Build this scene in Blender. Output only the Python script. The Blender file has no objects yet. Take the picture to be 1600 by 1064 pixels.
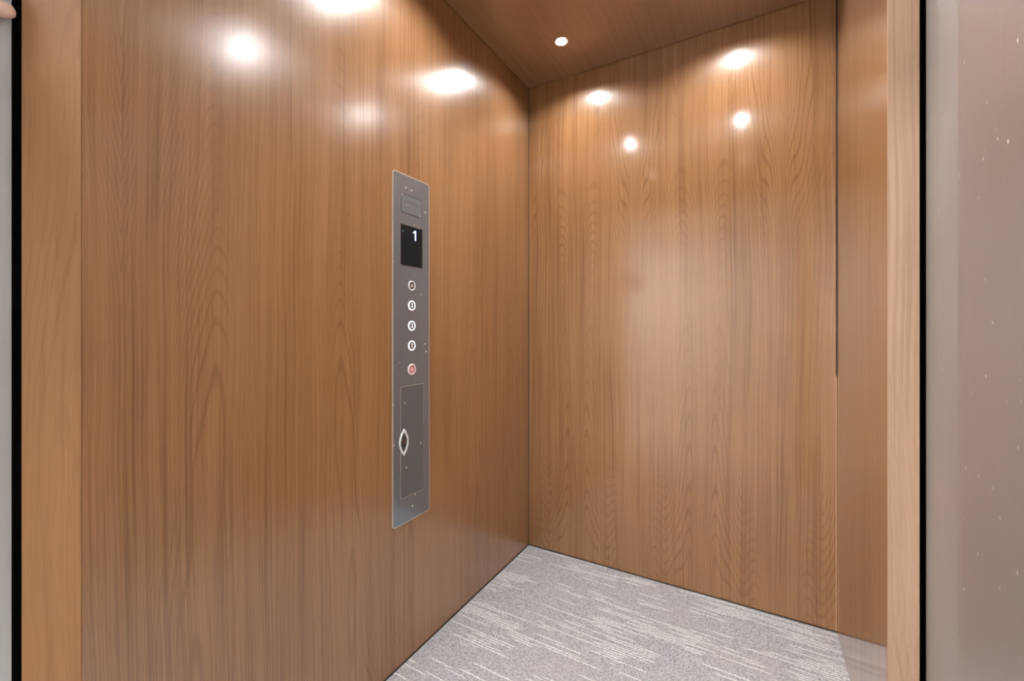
import bpy, bmesh, math, random
from mathutils import Vector, Matrix
random.seed(7)
S = bpy.context.scene
C = S.collection

# ------------------------------------------------------------------ camera, world, exposure, large lights
F_PX, HORIZON = 662.8, 515.0
CAM_H = 1.0775
cam_d = bpy.data.cameras.new('camera')
cam_d.sensor_width = 36.0
cam_d.lens = F_PX / 1600.0 * 36.0
cam_d.shift_y = -(532.0 - HORIZON) / 1600.0
cam_d.clip_start = 0.01
cam = bpy.data.objects.new('camera', cam_d)
C.objects.link(cam)
cam.location = (0, 0, CAM_H)
cam.rotation_euler = (math.pi / 2, 0, math.radians(29.892))
S.camera = cam

w = bpy.data.worlds.new('world'); S.world = w; w.use_nodes = True
w.node_tree.nodes['Background'].inputs[0].default_value = (0.9, 0.93, 1.0, 1)
w.node_tree.nodes['Background'].inputs[1].default_value = 0.3
S.view_settings.view_transform = 'Standard'
S.view_settings.look = 'None'
S.view_settings.gamma = 1
S.view_settings.use_curve_mapping = False
S.view_settings.exposure = -0.08
LAMP_STRENGTH = 2300.0       # radiance of each ceiling downlight
LOBBY_STRENGTH = 98.0        # radiance of the added, unseen lobby fill panels

# ------------------------------------------------------------------ dimensions (metres)
XL, XR, YB, H = -0.987, 0.2506, 1.8842, 2.28
YLF, YRF = 0.2592, 1.2169           # front ends of left and right cab walls
HEAD = 2.03

# ------------------------------------------------------------------ materials
def srgb(r, g, b):
    f = lambda c: (c / 255 / 12.92) if c / 255 <= .04045 else ((c / 255 + .055) / 1.055) ** 2.4
    return (f(r), f(g), f(b), 1)

def newmat(name):
    m = bpy.data.materials.new(name); m.use_nodes = True
    nt = m.node_tree
    return m, nt, nt.nodes['Principled BSDF']

class NT:
    """tiny helper for wiring nodes"""
    def __init__(s, nt): s.nt = nt
    def n(s, t, **k):
        nd = s.nt.nodes.new(t)
        for a, v in k.items(): setattr(nd, a, v)
        return nd
    def link(s, a, b): s.nt.links.new(a, b)
    def setin(s, nd, i, v):
        if hasattr(v, 'is_linked') or isinstance(v, bpy.types.NodeSocket): s.link(v, nd.inputs[i])
        else: nd.inputs[i].default_value = v
    def m(s, op, a, b=0.0, c=0.0, clamp=False):
        nd = s.n('ShaderNodeMath', operation=op, use_clamp=clamp)
        s.setin(nd, 0, a); s.setin(nd, 1, b)
        if op in ('MULTIPLY_ADD', 'COMPARE', 'SMOOTH_MIN', 'WRAP'): s.setin(nd, 2, c)
        return nd.outputs[0]
    def xyz(s, x, y, z=0.0):
        nd = s.n('ShaderNodeCombineXYZ')
        s.setin(nd, 0, x); s.setin(nd, 1, y); s.setin(nd, 2, z)
        return nd.outputs[0]
    def noise(s, vec, scale=1.0, detail=3.0, rough=.55, dist=0.0):
        nd = s.n('ShaderNodeTexNoise')
        s.link(vec, nd.inputs['Vector'])
        nd.inputs['Scale'].default_value = scale; nd.inputs['Detail'].default_value = detail
        nd.inputs['Roughness'].default_value = rough; nd.inputs['Distortion'].default_value = dist
        return nd.outputs['Fac']
    def rng(s, v, a, b, c, d, smooth=False):
        nd = s.n('ShaderNodeMapRange')
        if smooth: nd.interpolation_type = 'SMOOTHSTEP'
        s.setin(nd, 0, v)
        for i, x in enumerate((a, b, c, d)): nd.inputs[i + 1].default_value = x
        return nd.outputs[0]
    def mix(s, f, a, b, blend='MIX'):
        nd = s.n('ShaderNodeMix', data_type='RGBA', blend_type=blend)
        s.setin(nd, 0, f)
        s.setin(nd, 6, a); s.setin(nd, 7, b)
        return nd.outputs[2]

ANISO = .7
def wood(name, u_axis, v_axis, light, mid, dark, off=0.0, rough=.29, figure=1.0, flitch=.31, streak=1.0, specks=False, spec=.5, bump=.35, aniso=ANISO, coat_r=.22):
    m, nt, p = newmat(name)
    N = NT(nt)
    tc = N.n('ShaderNodeTexCoord')
    sp = N.n('ShaderNodeSeparateXYZ'); N.link(tc.outputs['Object'], sp.inputs[0])
    u = N.m('ADD', sp.outputs[u_axis], off)
    v = N.m('ADD', sp.outputs[v_axis], off * .37)
    p.inputs['Anisotropic'].default_value = aniso
    # sideways wander of all the grain
    wob = N.noise(N.xyz(N.m('MULTIPLY', u, 2.2), N.m('MULTIPLY', v, .9)), 1, 2)
    uw = N.m('MULTIPLY_ADD', wob, .05, u)
    # book matched leaves of veneer
    up = N.m('PINGPONG', u, flitch)
    du = N.m('SUBTRACT', up, flitch * .45)
    nz = N.noise(N.xyz(N.m('MULTIPLY', up, 5.5), N.m('MULTIPLY', v, .8), off), 1, 1, .45)
    nz2 = N.noise(N.xyz(N.m('MULTIPLY', up, 20), N.m('MULTIPLY', v, 3.0), off), 1, 0, .5)
    Fd = N.m('MULTIPLY', N.m('MULTIPLY', du, du), 46.0)
    Fd = N.m('MULTIPLY_ADD', v, .75, Fd)
    Fd = N.m('MULTIPLY_ADD', nz, 2.6, Fd)
    Fd = N.m('MULTIPLY_ADD', nz2, .13, Fd)
    ring = N.m('SINE', N.m('MULTIPLY', Fd, 78.0))
    ring = N.rng(ring, .45, 1.0, 0, 1, True)
    rmask = N.rng(N.noise(N.xyz(N.m('MULTIPLY', up, 7), N.m('MULTIPLY', v, 1.1), off + 3), 1, 2), .46, .64, .05, 1.0, True)
    ring = N.m('MULTIPLY', ring, rmask)
    # streaks and pores along the grain
    s1 = N.noise(N.xyz(N.m('MULTIPLY', uw, 26), N.m('MULTIPLY', v, .55), off), 1, 4, .6)
    s2 = N.noise(N.xyz(N.m('MULTIPLY', uw, 230), N.m('MULTIPLY', v, 1.3), off), 1, 3, .6)
    pores = N.noise(N.xyz(N.m('MULTIPLY', uw, 330), N.m('MULTIPLY', v, 9), off), 1, 2, .6)
    big = N.noise(N.xyz(N.m('MULTIPLY', u, 3.0), N.m('MULTIPLY', v, .9), off + 9), 1, 2)
    mott = N.noise(N.xyz(N.m('MULTIPLY', u, 30), N.m('MULTIPLY', v, 14), off + 5), 1, 3)
    t = N.m('MULTIPLY_ADD', N.m('SUBTRACT', s1, .5), 1.15 * streak, .5)
    t = N.m('MULTIPLY_ADD', N.m('SUBTRACT', s2, .5), 1.8 * streak, t)
    t = N.m('MULTIPLY_ADD', N.m('SUBTRACT', big, .5), .7, t)
    t = N.m('MULTIPLY_ADD', N.m('SUBTRACT', mott, .5), .10, t)
    t = N.m('SUBTRACT', t, 0.0, clamp=True)
    col = N.mix(N.rng(t, .15, .85, 0, 1), mid, light)
    dk = N.m('MULTIPLY', ring, .30 * figure)
    pr = N.rng(pores, .56, .76, 0, .28)
    dk = N.m('ADD', dk, pr, clamp=True)
    low = N.rng(t, .05, .42, .45, 0)
    dk = N.m('MAXIMUM', dk, low)
    col = N.mix(dk, col, dark)
    if specks:      # small nicks and dents that show pale substrate
        vo = N.n('ShaderNodeTexVoronoi'); N.link(N.xyz(u, v), vo.inputs['Vector'])
        vo.inputs['Scale'].default_value = 9; vo.inputs['Randomness'].default_value = 1
        k = N.rng(vo.outputs['Distance'], .010, .016, 1, 0)
        pick = N.n('ShaderNodeSeparateColor'); N.link(vo.outputs['Color'], pick.inputs[0])
        k = N.m('MULTIPLY', k, N.m('GREATER_THAN', pick.outputs[0], .72))
        col = N.mix(N.m('MULTIPLY', k, .7), col, srgb(225, 190, 155))
    N.link(col, p.inputs['Base Color'])
    p.inputs['Roughness'].default_value = rough
    p.inputs['IOR'].default_value = 1.5
    p.inputs['Specular IOR Level'].default_value = spec
    if rough < .3:      # satin lacquer: broad sheen across the grain under a thin clear coat
        tg = N.n('ShaderNodeTangent', direction_type='RADIAL', axis='Z')
        N.link(tg.outputs[0], p.inputs['Tangent'])
        p.inputs['Coat Weight'].default_value = 1.0
        p.inputs['Coat Roughness'].default_value = coat_r
        p.inputs['Coat IOR'].default_value = 1.55
    # relief: pores along the grain + faint orange peel in the lacquer
    peel = N.noise(N.xyz(N.m('MULTIPLY', u, 150), N.m('MULTIPLY', v, 90)), 1, 2)
    hgt = N.m('MULTIPLY_ADD', s2, .5, N.m('MULTIPLY', pores, .35))
    hgt = N.m('MULTIPLY_ADD', peel, .35, hgt)
    hgt = N.m('MULTIPLY_ADD', ring, -.25, hgt)
    b = N.n('ShaderNodeBump'); b.inputs['Strength'].default_value = bump; b.inputs['Distance'].default_value = .0006
    N.link(hgt, b.inputs['Height']); N.link(b.outputs[0], p.inputs['Normal'])
    return m

L_, M_, D_ = srgb(165, 120, 80), srgb(138, 96, 58), srgb(90, 57, 31)
W_LEFT = wood('wood_left', 1, 2, L_, M_, D_, off=3.1, streak=.85)
W_BACK = wood('wood_back', 0, 2, L_, M_, D_, off=7.75, figure=1.15, streak=.85, flitch=.27, coat_r=.125, spec=.4)
W_RIGHT = wood('wood_right', 1, 2, L_, M_, D_, off=12.3, figure=.3, bump=.08, coat_r=.10)
W_CEIL = wood('wood_ceiling', 0, 1, srgb(160, 122, 90), srgb(136, 100, 70), srgb(104, 72, 48), off=21.0, rough=.28, bump=.15, aniso=0.0, streak=.6)
W_TRIM_L = wood('wood_edging_left', 1, 2, srgb(164, 122, 88), srgb(147, 107, 74), srgb(106, 74, 50), off=31.0, rough=.45, flitch=.12, streak=.5, figure=.6, spec=.12)  # same wood as the right edging, colour darkened to offset the lobby light
W_TRIM_R = wood('wood_edging_right', 0, 2, srgb(184, 151, 127), srgb(164, 133, 109), srgb(122, 93, 72), off=43.3, rough=.4, flitch=.07, streak=.6, figure=.9, spec=.3)

def plain(name, col, rough=.5, metal=0.0, emit=None, estr=0.0, spec=.5):
    m, nt, p = newmat(name)
    p.inputs['Base Color'].default_value = col
    p.inputs['Roughness'].default_value = rough
    p.inputs['Metallic'].default_value = metal
    p.inputs['Specular IOR Level'].default_value = spec
    if emit:
        p.inputs['Emission Color'].default_value = emit
        p.inputs['Emission Strength'].default_value = estr
    return m

def steel(name, base, rough, bu, bv, scratches=True, metal=1.0, ior=1.5, aniso=0.0, scale_u=500, wave=0.0, scr=.5):
    m, nt, p = newmat(name)
    N = NT(nt)
    tc = N.n('ShaderNodeTexCoord')
    sp = N.n('ShaderNodeSeparateXYZ'); N.link(tc.outputs['Object'], sp.inputs[0])
    u, v = sp.outputs[bu], sp.outputs[bv]
    br = N.noise(N.xyz(N.m('MULTIPLY', u, scale_u), N.m('MULTIPLY', v, 5)), 1, 3, .6)
    cl = N.noise(N.xyz(u, v), 5, 3)
    col = N.mix(N.rng(br, .3, .7, 0, .35), base, (base[0] * .8, base[1] * .8, base[2] * .8, 1))
    if scratches:
        vo = N.n('ShaderNodeTexVoronoi'); N.link(N.xyz(u, N.m('MULTIPLY', v, .7)), vo.inputs['Vector'])
        vo.inputs['Scale'].default_value = 42
        pick = N.n('ShaderNodeSeparateColor'); N.link(vo.outputs['Color'], pick.inputs[0])
        dens = N.rng(N.noise(N.xyz(u, v), 4.0, 2), .35, .65, .80, .25)
        k = N.rng(vo.outputs['Distance'], .06, .13, 1, 0)
        k = N.m('MULTIPLY', k, N.m('GREATER_THAN', pick.outputs[0], dens))
        # long fine slanting scratches
        s = N.noise(N.xyz(N.m('MULTIPLY', N.m('SUBTRACT', u, N.m('MULTIPLY', v, .45)), 260), N.m('MULTIPLY', v, 9.0)), 1, 2, .5)
        s = N.m('MULTIPLY', N.rng(s, .70, .76, 0, 1), N.rng(N.noise(N.xyz(u, v), 7.0, 2), .5, .62, 0, 1))
        k = N.m('MAXIMUM', k, N.m('MULTIPLY', s, .4))
        col = N.mix(N.m('MULTIPLY', k, scr), col, (.95, .9, .85, 1))
        N.link(N.m('MULTIPLY_ADD', k, .3, N.rng(cl, .3, .7, rough - .03, rough + .04)), p.inputs['Roughness'])
    else:
        N.link(N.rng(cl, .3, .7, rough - .03, rough + .04), p.inputs['Roughness'])
    N.link(col, p.inputs['Base Color'])
    p.inputs['Metallic'].default_value = metal; p.inputs['IOR'].default_value = ior
    hg = br
    if wave:        # gentle oil canning of the sheet
        hg = N.m('MULTIPLY_ADD', N.noise(N.xyz(N.m('MULTIPLY', u, 2.5), N.m('MULTIPLY', v, 1.5)), 1, 2), wave, br)
    b = N.n('ShaderNodeBump'); b.inputs['Strength'].default_value = .25; b.inputs['Distance'].default_value = .0004
    N.link(hg, b.inputs['Height']); N.link(b.outputs[0], p.inputs['Normal'])
    return m

STEEL_DOOR = steel('brushed_steel_door', (.43, .41, .40, 1), .30, 1, 2, metal=.65, scr=.75)
STEEL_STRIP = steel('brushed_steel_strip', (.46, .44, .43, 1), .38, 1, 2, metal=.6, scr=.4)
STEEL_JAMB = steel('brushed_steel_jamb', (.58, .59, .59, 1), .35, 1, 2, scratches=False, metal=.4)
STEEL_COP = steel('brushed_steel_panel', (.205, .25, .30, 1), .07, 1, 2, scale_u=700, scr=.8, metal=.45, ior=2.5)
STEEL_EDGE = plain('polished_steel_edge', (.72, .68, .64, 1), .3, .4)
CHROME = plain('chrome', (.9, .9, .9, 1), .2, .35)
DARK_METAL = plain('dark_metal', (.10, .10, .11, 1), .4, .6)
BLACK = plain('black_gap', (.006, .004, .003, 1), .8)
GROOVE = plain('dark_groove', (.03, .022, .016, 1), .7)
RAW_EDGE = plain('raw_veneer_edge', srgb(205, 165, 130), .6)
SCREEN = plain('display_glass', (.010, .014, .018, 1), .12, spec=.2)
DIGIT = plain('display_digit', (.1, .2, .4, 1), .5, 0, (.55, .75, 1, 1), 2.2)
DOT = plain('display_dot', (.1, .2, .2, 1), .5, 0, (.5, .8, .8, 1), .25)
RING_LIT = plain('button_ring_lit', (.9, .9, .9, 1), .4, 0, (.82, .93, 1, 1), .8)
RING_OFF = plain('button_ring_unlit', (.75, .75, .75, 1), .35)
RING_PINK = plain('button_ring_pink', (.85, .72, .72, 1), .4)
CAP = plain('button_cap_steel', (.28, .29, .30, 1), .35, 1.0)
CAP_RED = plain('button_cap_red', srgb(196, 128, 130), .4)
GLYPH_LIT = plain('button_symbol_lit', (.9, .9, .9, 1), .4, 0, (.85, .95, 1, 1), .9)
GLYPH = plain('button_symbol_white', (.7, .7, .7, 1), .5)
LAMP = plain('lamp_lens', (1, 1, 1, 1), .5, 0, (.97, .985, 1.0, 1), LAMP_STRENGTH)
LAMP_MID = plain('lamp_lens_boosted', (1, 1, 1, 1), .5, 0, (.97, .985, 1.0, 1), LAMP_STRENGTH * 1.3)
LAMP_DIM = plain('lamp_lens_dim', (1, 1, 1, 1), .5, 0, (.97, .985, 1.0, 1), LAMP_STRENGTH * .13)
LAMP_TRIM = plain('lamp_trim', (.30, .22, .15, 1), .4, .6)
LOBBY_WALL = plain('lobby_paint', srgb(225, 222, 216), .7)
LOBBY_CEIL = plain('lobby_ceiling_paint', srgb(240, 240, 238), .8)
LOBBY_FLOOR = plain('lobby_floor_tile', srgb(170, 164, 156), .35)
PANEL_LIGHT = plain('lobby_fill_diffuser', (1, 1, 1, 1), .5, 0, (.96, .98, 1, 1), LOBBY_STRENGTH)
SKIN, _nt, _p = newmat('skin')
_N = NT(_nt); _tc = _N.n('ShaderNodeTexCoord')
_N.link(_N.mix(_N.noise(_tc.outputs['Object'], 60, 3), srgb(236, 196, 178), srgb(244, 214, 202)), _p.inputs['Base Color'])
_p.inputs['Roughness'].default_value = .45
_p.inputs['Subsurface Weight'].default_value = .15
_p.inputs['Subsurface Radius'].default_value = (.01, .004, .002)
NAIL = plain('fingernail', srgb(240, 210, 205), .3)
SLEEVE = plain('sleeve_cloth', srgb(52, 56, 66), .9)

def carpet():
    m, nt, p = newmat('grey_carpet_tile')
    N = NT(nt)
    tc = N.n('ShaderNodeTexCoord')
    sp = N.n('ShaderNodeSeparateXYZ'); N.link(tc.outputs['Object'], sp.inputs[0])
    x, y = sp.outputs[0], sp.outputs[1]
    ROW = 96.0
    # irregular rows of loops running across the car
    yw = N.m('MULTIPLY_ADD', N.noise(N.xyz(N.m('MULTIPLY', x, 60), N.m('MULTIPLY', y, 60)), 1, 1), .005, y)
    row = N.m('FLOOR', N.m('MULTIPLY', yw, ROW))
    wn = N.n('ShaderNodeTexWhiteNoise', noise_dimensions='1D'); N.link(row, wn.inputs['W'])
    rr = wn.outputs['Value']
    # a pale yarn comes and goes along each row
    along = N.noise(N.xyz(N.m('MULTIPLY_ADD', rr, 37.0, N.m('MULTIPLY', x, 5.0)), N.m('MULTIPLY', row, 3.17)), 1, 1, .4)
    patch = N.noise(N.xyz(N.m('MULTIPLY', x, 3.4), N.m('MULTIPLY', y, 8.5)), 1, 2, .5)
    thr = N.rng(patch, .40, .66, .68, .40)
    pale = N.m('SUBTRACT', along, thr)
    pale = N.rng(pale, -.02, .03, 0, 1)
    frac = N.m('FRACT', N.m('MULTIPLY', yw, ROW))
    prof = N.rng(N.m('ABSOLUTE', N.m('SUBTRACT', frac, .5)), .10, .30, 1, 0, True)
    twist = N.noise(N.xyz(N.m('MULTIPLY', x, 190), N.m('MULTIPLY', y, 150)), 1, 2, .6)
    pale = N.m('MULTIPLY', N.m('MULTIPLY', pale, prof), N.rng(twist, .35, .55, .25, 1))
    vo = N.n('ShaderNodeTexVoronoi'); N.link(N.xyz(N.m('MULTIPLY', x, 1), N.m('MULTIPLY', y, 1.3)), vo.inputs['Vector'])
    vo.inputs['Scale'].default_value = 170
    loop = N.rng(vo.outputs['Distance'], .1, .7, 1, 0)
    base = N.mix(loop, srgb(140, 140, 142), srgb(220, 220, 222))
    base = N.mix(N.rng(twist, .35, .65, 0, .55), base, srgb(178, 178, 180))
    tint = N.noise(N.xyz(x, y), 3.0, 2)
    base = N.mix(N.rng(tint, .4, .6, 0, .35), base, srgb(184, 172, 172))
    # tile joints every half metre
    tx = N.m('ABSOLUTE', N.m('SUBTRACT', N.m('FRACT', N.m('MULTIPLY', N.m('ADD', x, .487), 2.0)), .5))
    ty = N.m('ABSOLUTE', N.m('SUBTRACT', N.m('FRACT', N.m('MULTIPLY', N.m('ADD', y, .31), 2.0)), .5))
    j = N.rng(N.m('MINIMUM', tx, ty), .001, .004, .35, 0)
    col = N.mix(pale, base, srgb(238, 237, 235))
    col = N.mix(j, col, srgb(150, 148, 148))
    N.link(col, p.inputs['Base Color'])
    p.inputs['Roughness'].default_value = 1.0
    p.inputs['Specular IOR Level'].default_value = .1
    hg = N.m('MULTIPLY_ADD', pale, .7, N.m('MULTIPLY_ADD', twist, .4, loop))
    b = N.n('ShaderNodeBump'); b.inputs['Strength'].default_value = .8; b.inputs['Distance'].default_value = .002
    N.link(hg, b.inputs['Height']); N.link(b.outputs[0], p.inputs['Normal'])
    return m
CARPET = carpet()

# ------------------------------------------------------------------ mesh helpers
def finish(name, bm, mat, parent=None, smooth=False):
    bmesh.ops.recalc_face_normals(bm, faces=bm.faces)
    me = bpy.data.meshes.new(name); bm.to_mesh(me); bm.free()
    if smooth:
        for p in me.polygons: p.use_smooth = True
    me.materials.append(mat)
    o = bpy.data.objects.new(name, me); C.objects.link(o)
    if parent: o.parent = parent
    return o

def add_box(bm, x0, x1, y0, y1, z0, z1):
    v = [bm.verts.new((x, y, z)) for x in (x0, x1) for y in (y0, y1) for z in (z0, z1)]
    for q in ((0, 1, 3, 2), (4, 6, 7, 5), (0, 4, 5, 1), (2, 3, 7, 6), (0, 2, 6, 4), (1, 5, 7, 3)):
        bm.faces.new([v[i] for i in q])

def box(name, mat, b, parent=None, bevel=0.0):
    bm = bmesh.new(); add_box(bm, *b)
    if bevel: bmesh.ops.bevel(bm, geom=bm.edges[:], offset=bevel, segments=2, affect='EDGES', profile=.7)
    return finish(name, bm, mat, parent)

def prism_z(name, mat, pts, z0, z1, parent=None, bevel=0.0):
    bm = bmesh.new()
    f = bm.faces.new([bm.verts.new((x, y, z0)) for x, y in pts])
    r = bmesh.ops.extrude_face_region(bm, geom=[f])
    bmesh.ops.translate(bm, verts=[g for g in r['geom'] if isinstance(g, bmesh.types.BMVert)], vec=(0, 0, z1 - z0))
    if bevel:
        es = [e for e in bm.edges if abs(e.verts[0].co.z - e.verts[1].co.z) > .1]
        bmesh.ops.bevel(bm, geom=es, offset=bevel, segments=2, affect='EDGES')
    return finish(name, bm, mat, parent)

def prism_x(bm, pts, x0, x1, bevel=0.0, hole=None):
    """outline of (y, z) points raised from x0 to x1 (towards the room), front rim eased"""
    f = bm.faces.new([bm.verts.new((x0, y, z)) for y, z in pts])
    r = bmesh.ops.extrude_face_region(bm, geom=[f])
    top = [g for g in r['geom'] if isinstance(g, bmesh.types.BMVert)]
    bmesh.ops.translate(bm, verts=top, vec=(x1 - x0, 0, 0))
    if bevel:
        ts = set(top)
        es = [e for e in bm.edges if e.verts[0] in ts and e.verts[1] in ts]
        bmesh.ops.bevel(bm, geom=es, offset=bevel, segments=2, affect='EDGES')

def rrect(y0, y1, z0, z1, r, n=6):
    out = []
    for cy, cz, a0 in ((y1 - r, z1 - r, 0), (y0 + r, z1 - r, 90), (y0 + r, z0 + r, 180), (y1 - r, z0 + r, 270)):
        for i in range(n + 1):
            a = math.radians(a0 + 90 * i / n)
            out.append((cy + r * math.cos(a), cz + r * math.sin(a)))
    return out

def ring_x(bm, outer, inner, x0, x1):
    """flat frame between two outlines with the same number of points"""
    n = len(outer)
    V = [[bm.verts.new((x, y, z)) for y, z in o] for o, x in ((outer, x0), (outer, x1), (inner, x1), (inner, x0))]
    for k in range(4):
        A, B = V[k], V[(k + 1) % 4]
        for i in range(n):
            j = (i + 1) % n
            bm.faces.new((A[i], A[j], B[j], B[i]))

def circ(cy, cz, r, n=32):
    return [(cy + r * math.cos(2 * math.pi * i / n), cz + r * math.sin(2 * math.pi * i / n)) for i in range(n)]

def lathe_z(bm, prof, n=40, c=(0, 0)):
    rings = [[bm.verts.new((c[0] + r * math.cos(2 * math.pi * i / n), c[1] + r * math.sin(2 * math.pi * i / n), z)) for i in range(n)] for r, z in prof]
    for a, b in zip(rings, rings[1:]):
        for i in range(n):
            j = (i + 1) % n
            bm.faces.new((a[i], a[j], b[j], b[i]))
    return rings

def struct(o, label=None):
    o['kind'] = 'structure'
    if label: o['label'] = label
    return o

def thing(name, loc, label, cat, group=None):
    o = bpy.data.objects.new(name, None); C.objects.link(o)
    o.location = loc; o['label'] = label; o['category'] = cat
    o.empty_display_size = .05
    if group: o['group'] = group
    return o

def text_mesh(name, s, size, mat, parent, y, z, x, thick=.0002):
    cu = bpy.data.curves.new('lettering', 'FONT')
    cu.body = s; cu.size = size; cu.align_x = 'CENTER'; cu.align_y = 'CENTER'; cu.extrude = thick; cu.offset = size * .02
    t = bpy.data.objects.new('lettering', cu); C.objects.link(t)
    bpy.context.view_layer.update()
    me = bpy.data.meshes.new_from_object(t.evaluated_get(bpy.context.evaluated_depsgraph_get()))
    bpy.data.objects.remove(t)
    # text x -> +y, text y -> +z, text z -> +x
    me.transform(Matrix(((0, 0, 1, x), (1, 0, 0, y), (0, 1, 0, z), (0, 0, 0, 1))))
    me.materials.clear(); me.materials.append(mat)
    o = bpy.data.objects.new(name, me); C.objects.link(o); o.parent = parent
    return o

# ------------------------------------------------------------------ the car: floor, walls, ceiling
struct(box('floor', CARPET, (XL - .04, .32, .05, YB + .03, -.03, 0)), 'grey loop carpet tile floor of the lift car with pale woven dashes')
struct(box('wall_left', W_LEFT, (XL - .02, XL, YLF, YB + .02, 0.0, H + .02)), 'reddish brown veneered left wall carrying the button panel')
struct(box('wall_back', W_BACK, (XL, XR - .0035, YB, YB + .02, 0.0, H + .02)), 'reddish brown veneered back wall with cathedral grain')
struct(box('wall_right', W_RIGHT, (XR, .3028, YRF + .006, YB + .02, 0.0, H + .02)), 'short veneered right wall beside the steel side door')
PX = (-.704, -.072)                  # spotlight columns
PY = (1.638, 1.0, .37)               # spotlight rows
cl = box('ceiling', W_CEIL, (XL + .003, .32, .17, YB - .004, H, H + .02))
bm = bmesh.new()
for x in PX:
    for y in PY:
        bmesh.ops.create_cone(bm, cap_ends=True, segments=40, radius1=.0245, radius2=.0245, depth=.1, matrix=Matrix.Translation((x, y, H)))
cut = finish('cutter', bm, W_CEIL)
md = cl.modifiers.new('holes', 'BOOLEAN'); md.object = cut; md.operation = 'DIFFERENCE'; md.solver = 'EXACT'
bpy.context.view_layer.update()
me = bpy.data.meshes.new_from_object(cl.evaluated_get(bpy.context.evaluated_depsgraph_get()))
cl.modifiers.clear(); cl.data = me; bpy.data.objects.remove(cut)
struct(cl, 'dark veneered ceiling panel with recessed spotlights')
struct(box('ceiling_backing', BLACK, (XL - .03, .36, .10, YB + .03, H + .021, H + .06)))  # black sheet standing in for the shade above the ceiling gap
# joints
struct(box('trim_1', GROOVE, (XL, XL + .0022, YB - .0022, YB, 0, H)), 'dark joint in the corner of left and back walls')
struct(box('trim_2', GROOVE, (XR - .0035, XR, YB + .001, YB + .01, 0, H)), 'dark joint in the corner of back and right walls')
struct(box('trim_3', RAW_EDGE, (XR - .0036, XR - .0012, YB - .0012, YB + .0012, 0, .912)), 'thin pale veneer edge low in the right corner')
struct(box('trim_4', GROOVE, (XL, XL + .003, YLF + .02, YB, 0.0, .004)), 'dark joint along the foot of the left wall')
struct(box('trim_5', GROOVE, (XL, XR, YB - .003, YB, 0.0, .004)), 'dark joint along the foot of the back wall')

# front ends of the walls: pale solid edging
s_ = .060
struct(prism_z('trim_6', W_TRIM_L, [(XL, YLF), (XL - .0565, YLF - .0565), (XL - s_, YLF - .0565), (XL - s_, YLF + .03), (XL - .02, YLF + .03), (XL - .02, YLF)], 0, H, bevel=.0012),
       'pale wooden edging on the front end of the left wall beside a dark gap')
struct(box('trim_7', W_TRIM_R, (XR, .3028, YRF, YRF + .006, 0, H), bevel=.0008), 'pale wooden edging on the front end of the right wall beside the steel door')
# front header over the car opening, and the header over the side door
struct(box('wall_front', W_RIGHT, (XL - .06, .31, .17, YLF, HEAD, H)), 'veneered header over the front opening of the car')
struct(box('wall_side', W_RIGHT, (XR, .31, YLF, YRF, HEAD, H)), 'veneered header over the side door')
struct(box('wall_corner', W_RIGHT, (XR, .31, .17, .30, 0, HEAD)), 'veneered post between front opening and side door')

# ------------------------------------------------------------------ right hand steel door, in its slot
XD = .311
YS = XD / 0.2971          # joint between edge strip and main leaf
door = box('door_1', STEEL_DOOR, (XD, XD + .03, .30, YS, .0, HEAD + .30))
struct(door, 'scuffed brushed steel side door with pale scratches on the right')
strip = box('edge_strip', STEEL_STRIP, (XD, XD + .03, YS, XD / .2571, .0, HEAD + .30), door)
struct(box('wall_black_backing_right', BLACK, (.345, .36, .10, YB + .03, -.03, H + .06)))  # black sheet put in so the slot beside the door reads as shade
struct(box('wall_shaft_back', BLACK, (XL - .16, .36, YB + .03, YB + .05, -.03, H + .06)))

# ------------------------------------------------------------------ left steel jamb of the landing
XJ = -1.06
struct(box('door_2', STEEL_JAMB, (XJ - .04, XJ, -.30, .1944, 0, H + .2)), 'pale brushed steel door jamb at the left edge beyond the dark gap')
struct(box('wall_black_backing_left', BLACK, (XJ - .10, XJ - .085, .0, YB + .03, -.03, H + .06)))  # black backing added to stand for the darkness in the jamb gap
struct(box('sill', STEEL_EDGE, (XJ, .36, -.02, .05, -.03, -.001)))['label'] = 'metal sill at the car threshold'
bpy.data.objects['sill'].name = 'trim_8'

# ------------------------------------------------------------------ the lobby behind the camera (lights and reflections)
struct(box('floor_lobby', LOBBY_FLOOR, (-2.6, 2.0, -3.2, -.02, -.05, -.005)))
struct(box('ceiling_lobby', LOBBY_CEIL, (-2.6, 2.0, -3.2, -.15, 2.62, 2.67)))
struct(box('wall_lobby_back', LOBBY_WALL, (-2.6, 2.0, -3.25, -3.2, -.05, 2.67)))
struct(box('wall_lobby_left', LOBBY_WALL, (-2.65, -2.6, -3.2, -.15, -.05, 2.67)))
struct(box('wall_lobby_right', LOBBY_WALL, (2.0, 2.05, -3.2, -.15, -.05, 2.67)))
bm = bmesh.new()
add_box(bm, -2.6, XJ - .04, -.30, -.15, -.05, 2.67)
add_box(bm, .36, 2.0, -.30, -.15, -.05, 2.67)
add_box(bm, XJ - .04, .36, -.30, -.15, 2.10, 2.67)
struct(finish('wall_lobby_front', bm, LOBBY_WALL))
struct(box('door_3', STEEL_JAMB, (.33, .36, -.30, .10, 0, 2.10)), 'steel jamb on the right of the landing opening')
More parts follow.
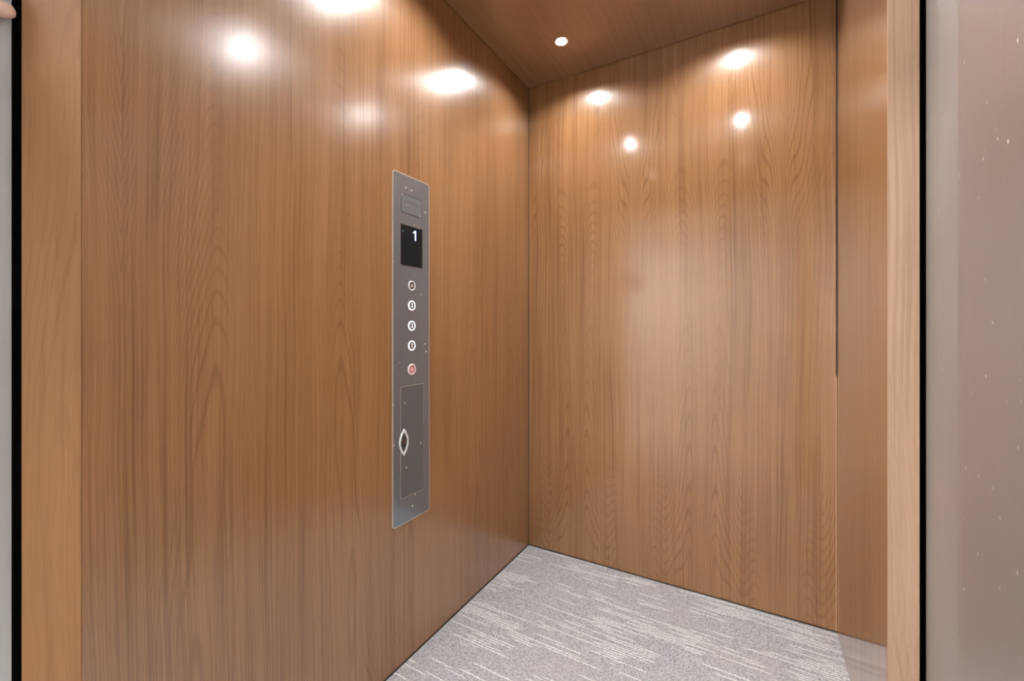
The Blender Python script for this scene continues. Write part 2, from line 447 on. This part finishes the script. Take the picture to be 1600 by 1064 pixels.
for i, x in enumerate((-1.95, -1.2)):  # unseen panels added as lobby fill, set left to spare the left wall
    t = thing('added_lobby_light', (x, -1.7, 2.62), ('unseen square fill light added in the lobby, out to the left behind the viewer', 'unseen square fill light added in the lobby behind the viewer, nearer the lift door')[i], 'ceiling light', 'added lobby fill lights')
    box('frame', LAMP_TRIM, (-.32, .32, -.32, .32, -.012, -.001), t)
    box('diffuser', PANEL_LIGHT, (-.30, .30, -.30, .30, -.018, -.0125), t)

# ------------------------------------------------------------------ recessed ceiling spotlights
def make_spot():
    t = thing('ceiling_spotlight', (0, 0, H), '', 'ceiling light')
    bm = bmesh.new()
    lathe_z(bm, [(.0275, -.0002), (.0268, -.0012), (.0240, -.0014), (.0235, .006), (.0235, .0185), (.0243, .0185), (.0243, .0)])
    finish('bezel', bm, LAMP_TRIM, t, True)
    bm = bmesh.new()
    rg = lathe_z(bm, [(.0185, .0150), (.0170, .0115), (.0115, .0092), (.004, .0085)], 32)
    bm.faces.new(rg[-1]); bm.faces.new(rg[0][::-1])
    finish('lens', bm, LAMP, t, True)
    return t
def copy_tree(o, parent=None):
    c = o.copy(); C.objects.link(c); c.parent = parent
    for ch in list(o.children): copy_tree(ch, c)
    return c
spot0 = make_spot()
k = 0
for j, y in enumerate(PY):
    for i, x in enumerate(PX):
        t = spot0 if k == 0 else copy_tree(spot0)
        t.location = (x, y, H)
        if j:           # middle row boosted to lift the left wall, front row dimmed
            for ch in t.children:
                if ch.name.startswith('lens'):
                    ch.data = ch.data.copy(); ch.data.materials[0] = LAMP_DIM if j == 2 else LAMP_MID
        if k == 0: t['label'] = 'glaring recessed ceiling spotlight near the back left corner of the ceiling'
        elif k == 1: t['label'] = 'recessed ceiling spotlight near the back wall, right of the glaring one, just out of frame'
        else:
            t['label'] = ('ceiling spotlight over the middle of the car, on the button panel side',
                          'ceiling spotlight over the middle of the car, towards the steel side door',
                          'dim ceiling spotlight just inside the front opening, on the button panel side',
                          'dim ceiling spotlight just inside the front opening, towards the steel side door')[k - 2]
            t['group'] = 'ceiling spotlights above the frame'
        k += 1

# ------------------------------------------------------------------ button panel on the left wall
PXF = XL + .003                      # front face of the plate
panel = thing('control_panel', (XL, 1.049, .45), 'tall brushed steel button panel with dark display on the left wood wall', 'control panel')
inv = Matrix.Translation((-XL, -1.049, -.45))
def P(o):
    """parent to the panel keeping world coordinates in the mesh"""
    o.parent = panel; o.matrix_parent_inverse = inv
    return o
def px(name, mat, pts, x0, x1, bevel=0.0, parent=None):
    bm = bmesh.new(); prism_x(bm, pts, x0, x1, bevel)
    o = finish(name, bm, mat)
    if parent is None: P(o)
    else: o.parent = parent
    return o
Y0, Y1, Z0, Z1 = .9640, 1.1350, .4515, 1.5795
px('faceplate', STEEL_COP, rrect(Y0 + .0008, Y1 - .0008, Z0 + .0008, Z1 - .0008, .010), XL - .001, PXF, .0004)
bm = bmesh.new(); ring_x(bm, rrect(Y0, Y1, Z0, Z1, .011), rrect(Y0 + .0016, Y1 - .0016, Z0 + .0016, Z1 - .0016, .0095), XL - .001, PXF + .0002)
P(finish('plate_edge', bm, STEEL_EDGE))
def dome(name, y, z, r, h, mat):
    bm = bmesh.new()
    rings = [[bm.verts.new((PXF + h * math.sin(a), y + r * math.cos(a) * math.cos(b), z + r * math.cos(a) * math.sin(b)))
              for b in [2 * math.pi * i / 20 for i in range(20)]] for a in (-.3, 0, .4, .8, 1.2)]
    for A, B in zip(rings, rings[1:]):
        for i in range(20): bm.faces.new((A[i], A[(i + 1) % 20], B[(i + 1) % 20], B[i]))
    bm.faces.new(rings[-1])
    return P(finish(name, bm, mat, None, True))
dome('screw', 1.0473, 1.5355, .0030, .0018, CHROME)
dome('screw', 1.0520, .4945, .0034, .0018, CHROME)
# engraved notice plate, writing too small to read
iy0, iy1, iz0, iz1 = .9992, 1.0950, 1.4540, 1.5160
bm = bmesh.new(); ring_x(bm, rrect(iy0, iy1, iz0, iz1, .011), rrect(iy0 + .0022, iy1 - .0022, iz0 + .0022, iz1 - .0022, .009), PXF - .0005, PXF + .0004)
P(finish('notice_plate_rim', bm, DARK_METAL))
npl = px('notice_plate', steel('brushed_steel_notice', (.22, .25, .28, 1), .25, 2, 1, False, metal=.4), rrect(iy0 + .0022, iy1 - .0022, iz0 + .0022, iz1 - .0022, .009), PXF - .0005, PXF + .0006, .0003)
bm = bmesh.new()
for zz, a, b in ((1.4985, .012, .080), (1.4905, .012, .084), (1.4745, .012, .070), (1.467, .020, .066)):
    y = iy0 + a
    while y < iy0 + b:
        L = random.uniform(.004, .010); add_box(bm, PXF + .0005, PXF + .0008, y, min(y + L, iy0 + b), zz - .0007, zz + .0007); y += L + .0022
o = finish('engraved_lines', bm, plain('engraving', (.2, .2, .2, 1), .5, .8)); o.parent = npl
for y, z in ((iy0 + .0055, iz1 - .0055), (iy1 - .0055, iz0 + .0055)): dome('rivet', y, z, .0022, .0020, CHROME)
# display
dy0, dy1, dz0, dz1 = .9980, 1.0983, 1.2858, 1.4163
bm = bmesh.new(); ring_x(bm, rrect(dy0 - .0012, dy1 + .0012, dz0 - .0012, dz1 + .0012, .004), rrect(dy0, dy1, dz0, dz1, .003), PXF - .0008, PXF + .0006)
P(finish('display_rim', bm, plain('display_rim', (.35, .36, .37, 1), .35, 1.0)))
disp = px('display', SCREEN, rrect(dy0, dy1, dz0, dz1, .003), PXF - .0008, PXF + .0004)
def glyph(name, mat, pts, x, parent, d=.0004):
    bm = bmesh.new(); prism_x(bm, pts, x, x + d)
    o = finish(name, bm, mat); o.parent = parent
    return o
# numeral 1: a tall stem with a small slanting flag
gy = 1.0625
glyph('numeral_one', DIGIT, [(gy - .0005, 1.3735), (gy + .0055, 1.3735), (gy + .0055, 1.4065), (gy + .001, 1.4065), (gy - .0085, 1.3995), (gy - .0085, 1.3965), (gy - .0005, 1.3975)], PXF + .0003, disp)
glyph('indicator_dot', DOT, circ(1.0085, 1.3948, .0022, 16), PXF + .0003, disp)
# buttons
def button(z, kind):
    y = 1.0478
    r = .0160 if kind != 'red' else .0180
    bm = bmesh.new()
    n = 40
    prof = [(r + .0006, -.0006), (r + .0004, .0022), (r - .001, .0030), (r - .0030, .0030), (r - .0038, .0018), (r - .0038, -.0006)] 
    R = [[bm.verts.new((PXF + h, y + q * math.cos(2 * math.pi * i / n), z + q * math.sin(2 * math.pi * i / n))) for i in range(n)] for q, h in prof]
    for A, B in zip(R, R[1:] + R[:1]):
        for i in range(n): bm.faces.new((A[i], A[(i + 1) % n], B[(i + 1) % n], B[i]))
    ring_m = {'off': RING_OFF, 'red': RING_PINK}.get(kind, RING_LIT)
    bt = P(finish('button', bm, ring_m, None, True))
    lab = {'off': 'button with unlit pale ring, topmost', '3': 'lit button marked 3', '2': 'lit button marked 2', '1': 'lit button marked 1', 'red': 'red alarm button with pink ring'}[kind]
    bt['label'] = lab
    bm = bmesh.new(); prism_x(bm, circ(y, z, r - .0039, 32), PXF - .0004, PXF + .0016, .0005)
    cap = finish('button_cap', bm, CAP_RED if kind == 'red' else CAP); cap.parent = bt
    if kind in '123' :
        text_mesh('numeral', kind, .0185, GLYPH_LIT, bt, y, z, PXF + .0020)
    else:   # bell outline
        bell = [(-.0055, -.0038), (-.0040, -.0022), (-.0036, .0020), (-.0018, .0048), (0, .0056), (.0018, .0048), (.0036, .0020), (.0040, -.0022), (.0055, -.0038)]
        k = .95 if kind == 'off' else 1.2
        glyph('symbol', GLYPH if kind == 'off' else plain('symbol_pink', srgb(245, 190, 190), .5), [(y + a * k, z + b * k) for a, b in bell], PXF + .0016, bt)
for z, k in ((1.2221, 'off'), (1.1567, '3'), (1.0901, '2'), (1.0247, '1'), (.9464, 'red')): button(z, k)
# service door in the lower part of the plate
sy0, sy1, sz0, sz1 = .9985, 1.1047, .5355, .8935
bm = bmesh.new(); ring_x(bm, rrect(sy0 - .0010, sy1 + .0010, sz0 - .0010, sz1 + .0010, .0015, 2), rrect(sy0, sy1, sz0, sz1, .001, 2), PXF - .0005, PXF + .0005)
P(finish('service_door_rim', bm, STEEL_EDGE))
bm = bmesh.new(); ring_x(bm, rrect(sy0, sy1, sz0, sz1, .001, 2), rrect(sy0 + .0014, sy1 - .0014, sz0 + .0014, sz1 - .0014, .0006, 2), PXF - .0005, PXF + .0002)
P(finish('service_door_gap', bm, BLACK))
sd = px('service_door', steel('brushed_steel_service_door', (.13, .16, .185, 1), .14, 1, 2, scale_u=700, metal=.25, ior=2.2, scr=.8), rrect(sy0 + .0014, sy1 - .0014, sz0 + .0014, sz1 - .0014, .0006, 2), PXF - .0005, PXF + .0005, .0002)
# lens shaped finger pull with a lock inside
cy, cz, hw, hh = 1.0115, .7140, .0205, .0445
def lens(k, n=14):
    a = hw * k; b = hh * k
    pts = []
    for i in range(n): t_ = -1 + 2 * i / n; pts.append((cy + a * (1 - t_ * t_), cz + b * t_))
    for i in range(n): t_ = 1 - 2 * i / n; pts.append((cy - a * (1 - t_ * t_), cz + b * t_))
    return pts
bm = bmesh.new()
rgs = [[bm.verts.new((PXF + h, y, z)) for y, z in lens(k)] for k, h in ((1.0, .0), (.98, .0030), (.86, .0036), (.74, .0028), (.70, .0004))]
for A, B in zip(rgs, rgs[1:]):
    for i in range(len(A)): bm.faces.new((A[i], A[(i + 1) % len(A)], B[(i + 1) % len(A)], B[i]))
pull = finish('finger_pull', bm, plain('pull_chrome', (.85, .87, .9, 1), .25, .35), None, True); pull.parent = sd
bm = bmesh.new(); prism_x(bm, lens(.71), PXF + .0003, PXF + .0008)
o = finish('pull_recess', bm, DARK_METAL); o.parent = sd
bm = bmesh.new(); prism_x(bm, circ(cy, cz + .003, .0085, 28), PXF + .0006, PXF + .0024, .0004)
o = finish('lock_cylinder', bm, plain('lock_grey', (.30, .30, .31, 1), .35, 1.0)); o.parent = sd
bm = bmesh.new(); add_box(bm, PXF + .0024, PXF + .0027, cy - .0008, cy + .0008, cz - .002, cz + .008)
o = finish('keyhole', bm, BLACK); o.parent = sd

# ------------------------------------------------------------------ hand steadying the landing door jamb at the left edge
def skin_mesh(name, chain_pts, edges, mat, parent, root=0, sub=2):
    me = bpy.data.meshes.new(name)
    me.from_pydata([p[:3] for p in chain_pts], edges, [])
    o = bpy.data.objects.new(name, me); C.objects.link(o)
    sk = o.modifiers.new('skin', 'SKIN'); sk.use_smooth_shade = True
    sv = me.skin_vertices[0].data
    for i, p in enumerate(chain_pts):
        r = p[3]; sv[i].radius = (r, r) if not isinstance(r, tuple) else r
    sv[root].use_root = True
    ss = o.modifiers.new('sub', 'SUBSURF'); ss.levels = sub; ss.render_levels = sub
    bpy.context.view_layer.update()
    m2 = bpy.data.meshes.new_from_object(o.evaluated_get(bpy.context.evaluated_depsgraph_get()))
    bpy.data.objects.remove(o)
    m2.name = name; m2.materials.clear(); m2.materials.append(mat)
    for p in m2.polygons: p.use_smooth = True
    q = bpy.data.objects.new(name, m2); C.objects.link(q); q.parent = parent
    return q
HX = XJ + .0125; HZ = 1.596; TY = .204
person = thing('person', (0, 0, 0), 'pale fingertip of a person pressed on the steel jamb at top left', 'person')
V = [(HX + .004, -.030, HZ + .030, .026),        # 0 palm centre
     (HX + .012, -.095, HZ + .028, .026),        # 1 wrist
     (HX + .030, -.190, HZ + .005, .031),        # 2 forearm
     (HX + .060, -.300, HZ - .050, .036),        # 3 forearm
     (HX + .003, .028, HZ - .012, .016), (HX + .004, .092, HZ - .033, .0140), (HX + .003, .145, HZ - .018, .0138), (HX + .002, TY - .007, HZ - .001, .0124),     # index
     (HX + .003, .034, HZ + .028, .015), (HX + .014, .095, HZ + .032, .0105), (HX + .014, .125, HZ + .034, .010), (HX, .145, HZ + .036, .0090),            # middle
     (HX + .003, .028, HZ + .050, .014), (HX + .014, .080, HZ + .058, .0100), (HX + .013, .108, HZ + .060, .0092), (HX, .126, HZ + .062, .0084),           # ring
     (HX + .003, .015, HZ + .070, .012), (HX + .010, .058, HZ + .082, .0085), (HX + .008, .080, HZ + .086, .0080), (HX, .096, HZ + .088, .0072),           # little
     (HX + .004, -.035, HZ - .004, .016), (HX + .008, .000, HZ - .045, .0125), (HX + .004, .030, HZ - .068, .0115), (HX, .050, HZ - .080, .0095)]          # thumb
E_ = [(0, 1), (1, 2), (2, 3)] + [(0, 4), (4, 5), (5, 6), (6, 7), (0, 8), (8, 9), (9, 10), (10, 11), (0, 12), (12, 13), (13, 14), (14, 15), (0, 16), (16, 17), (17, 18), (18, 19), (0, 20), (20, 21), (21, 22), (22, 23)]
skin_mesh('hand', V, E_, SKIN, person)
skin_mesh('sleeve', [(HX + .038, -.225, HZ - .014, .042), (HX + .060, -.300, HZ - .050, .046), (HX + .095, -.420, HZ - .130, .052)], [(0, 1), (1, 2)], SLEEVE, person)
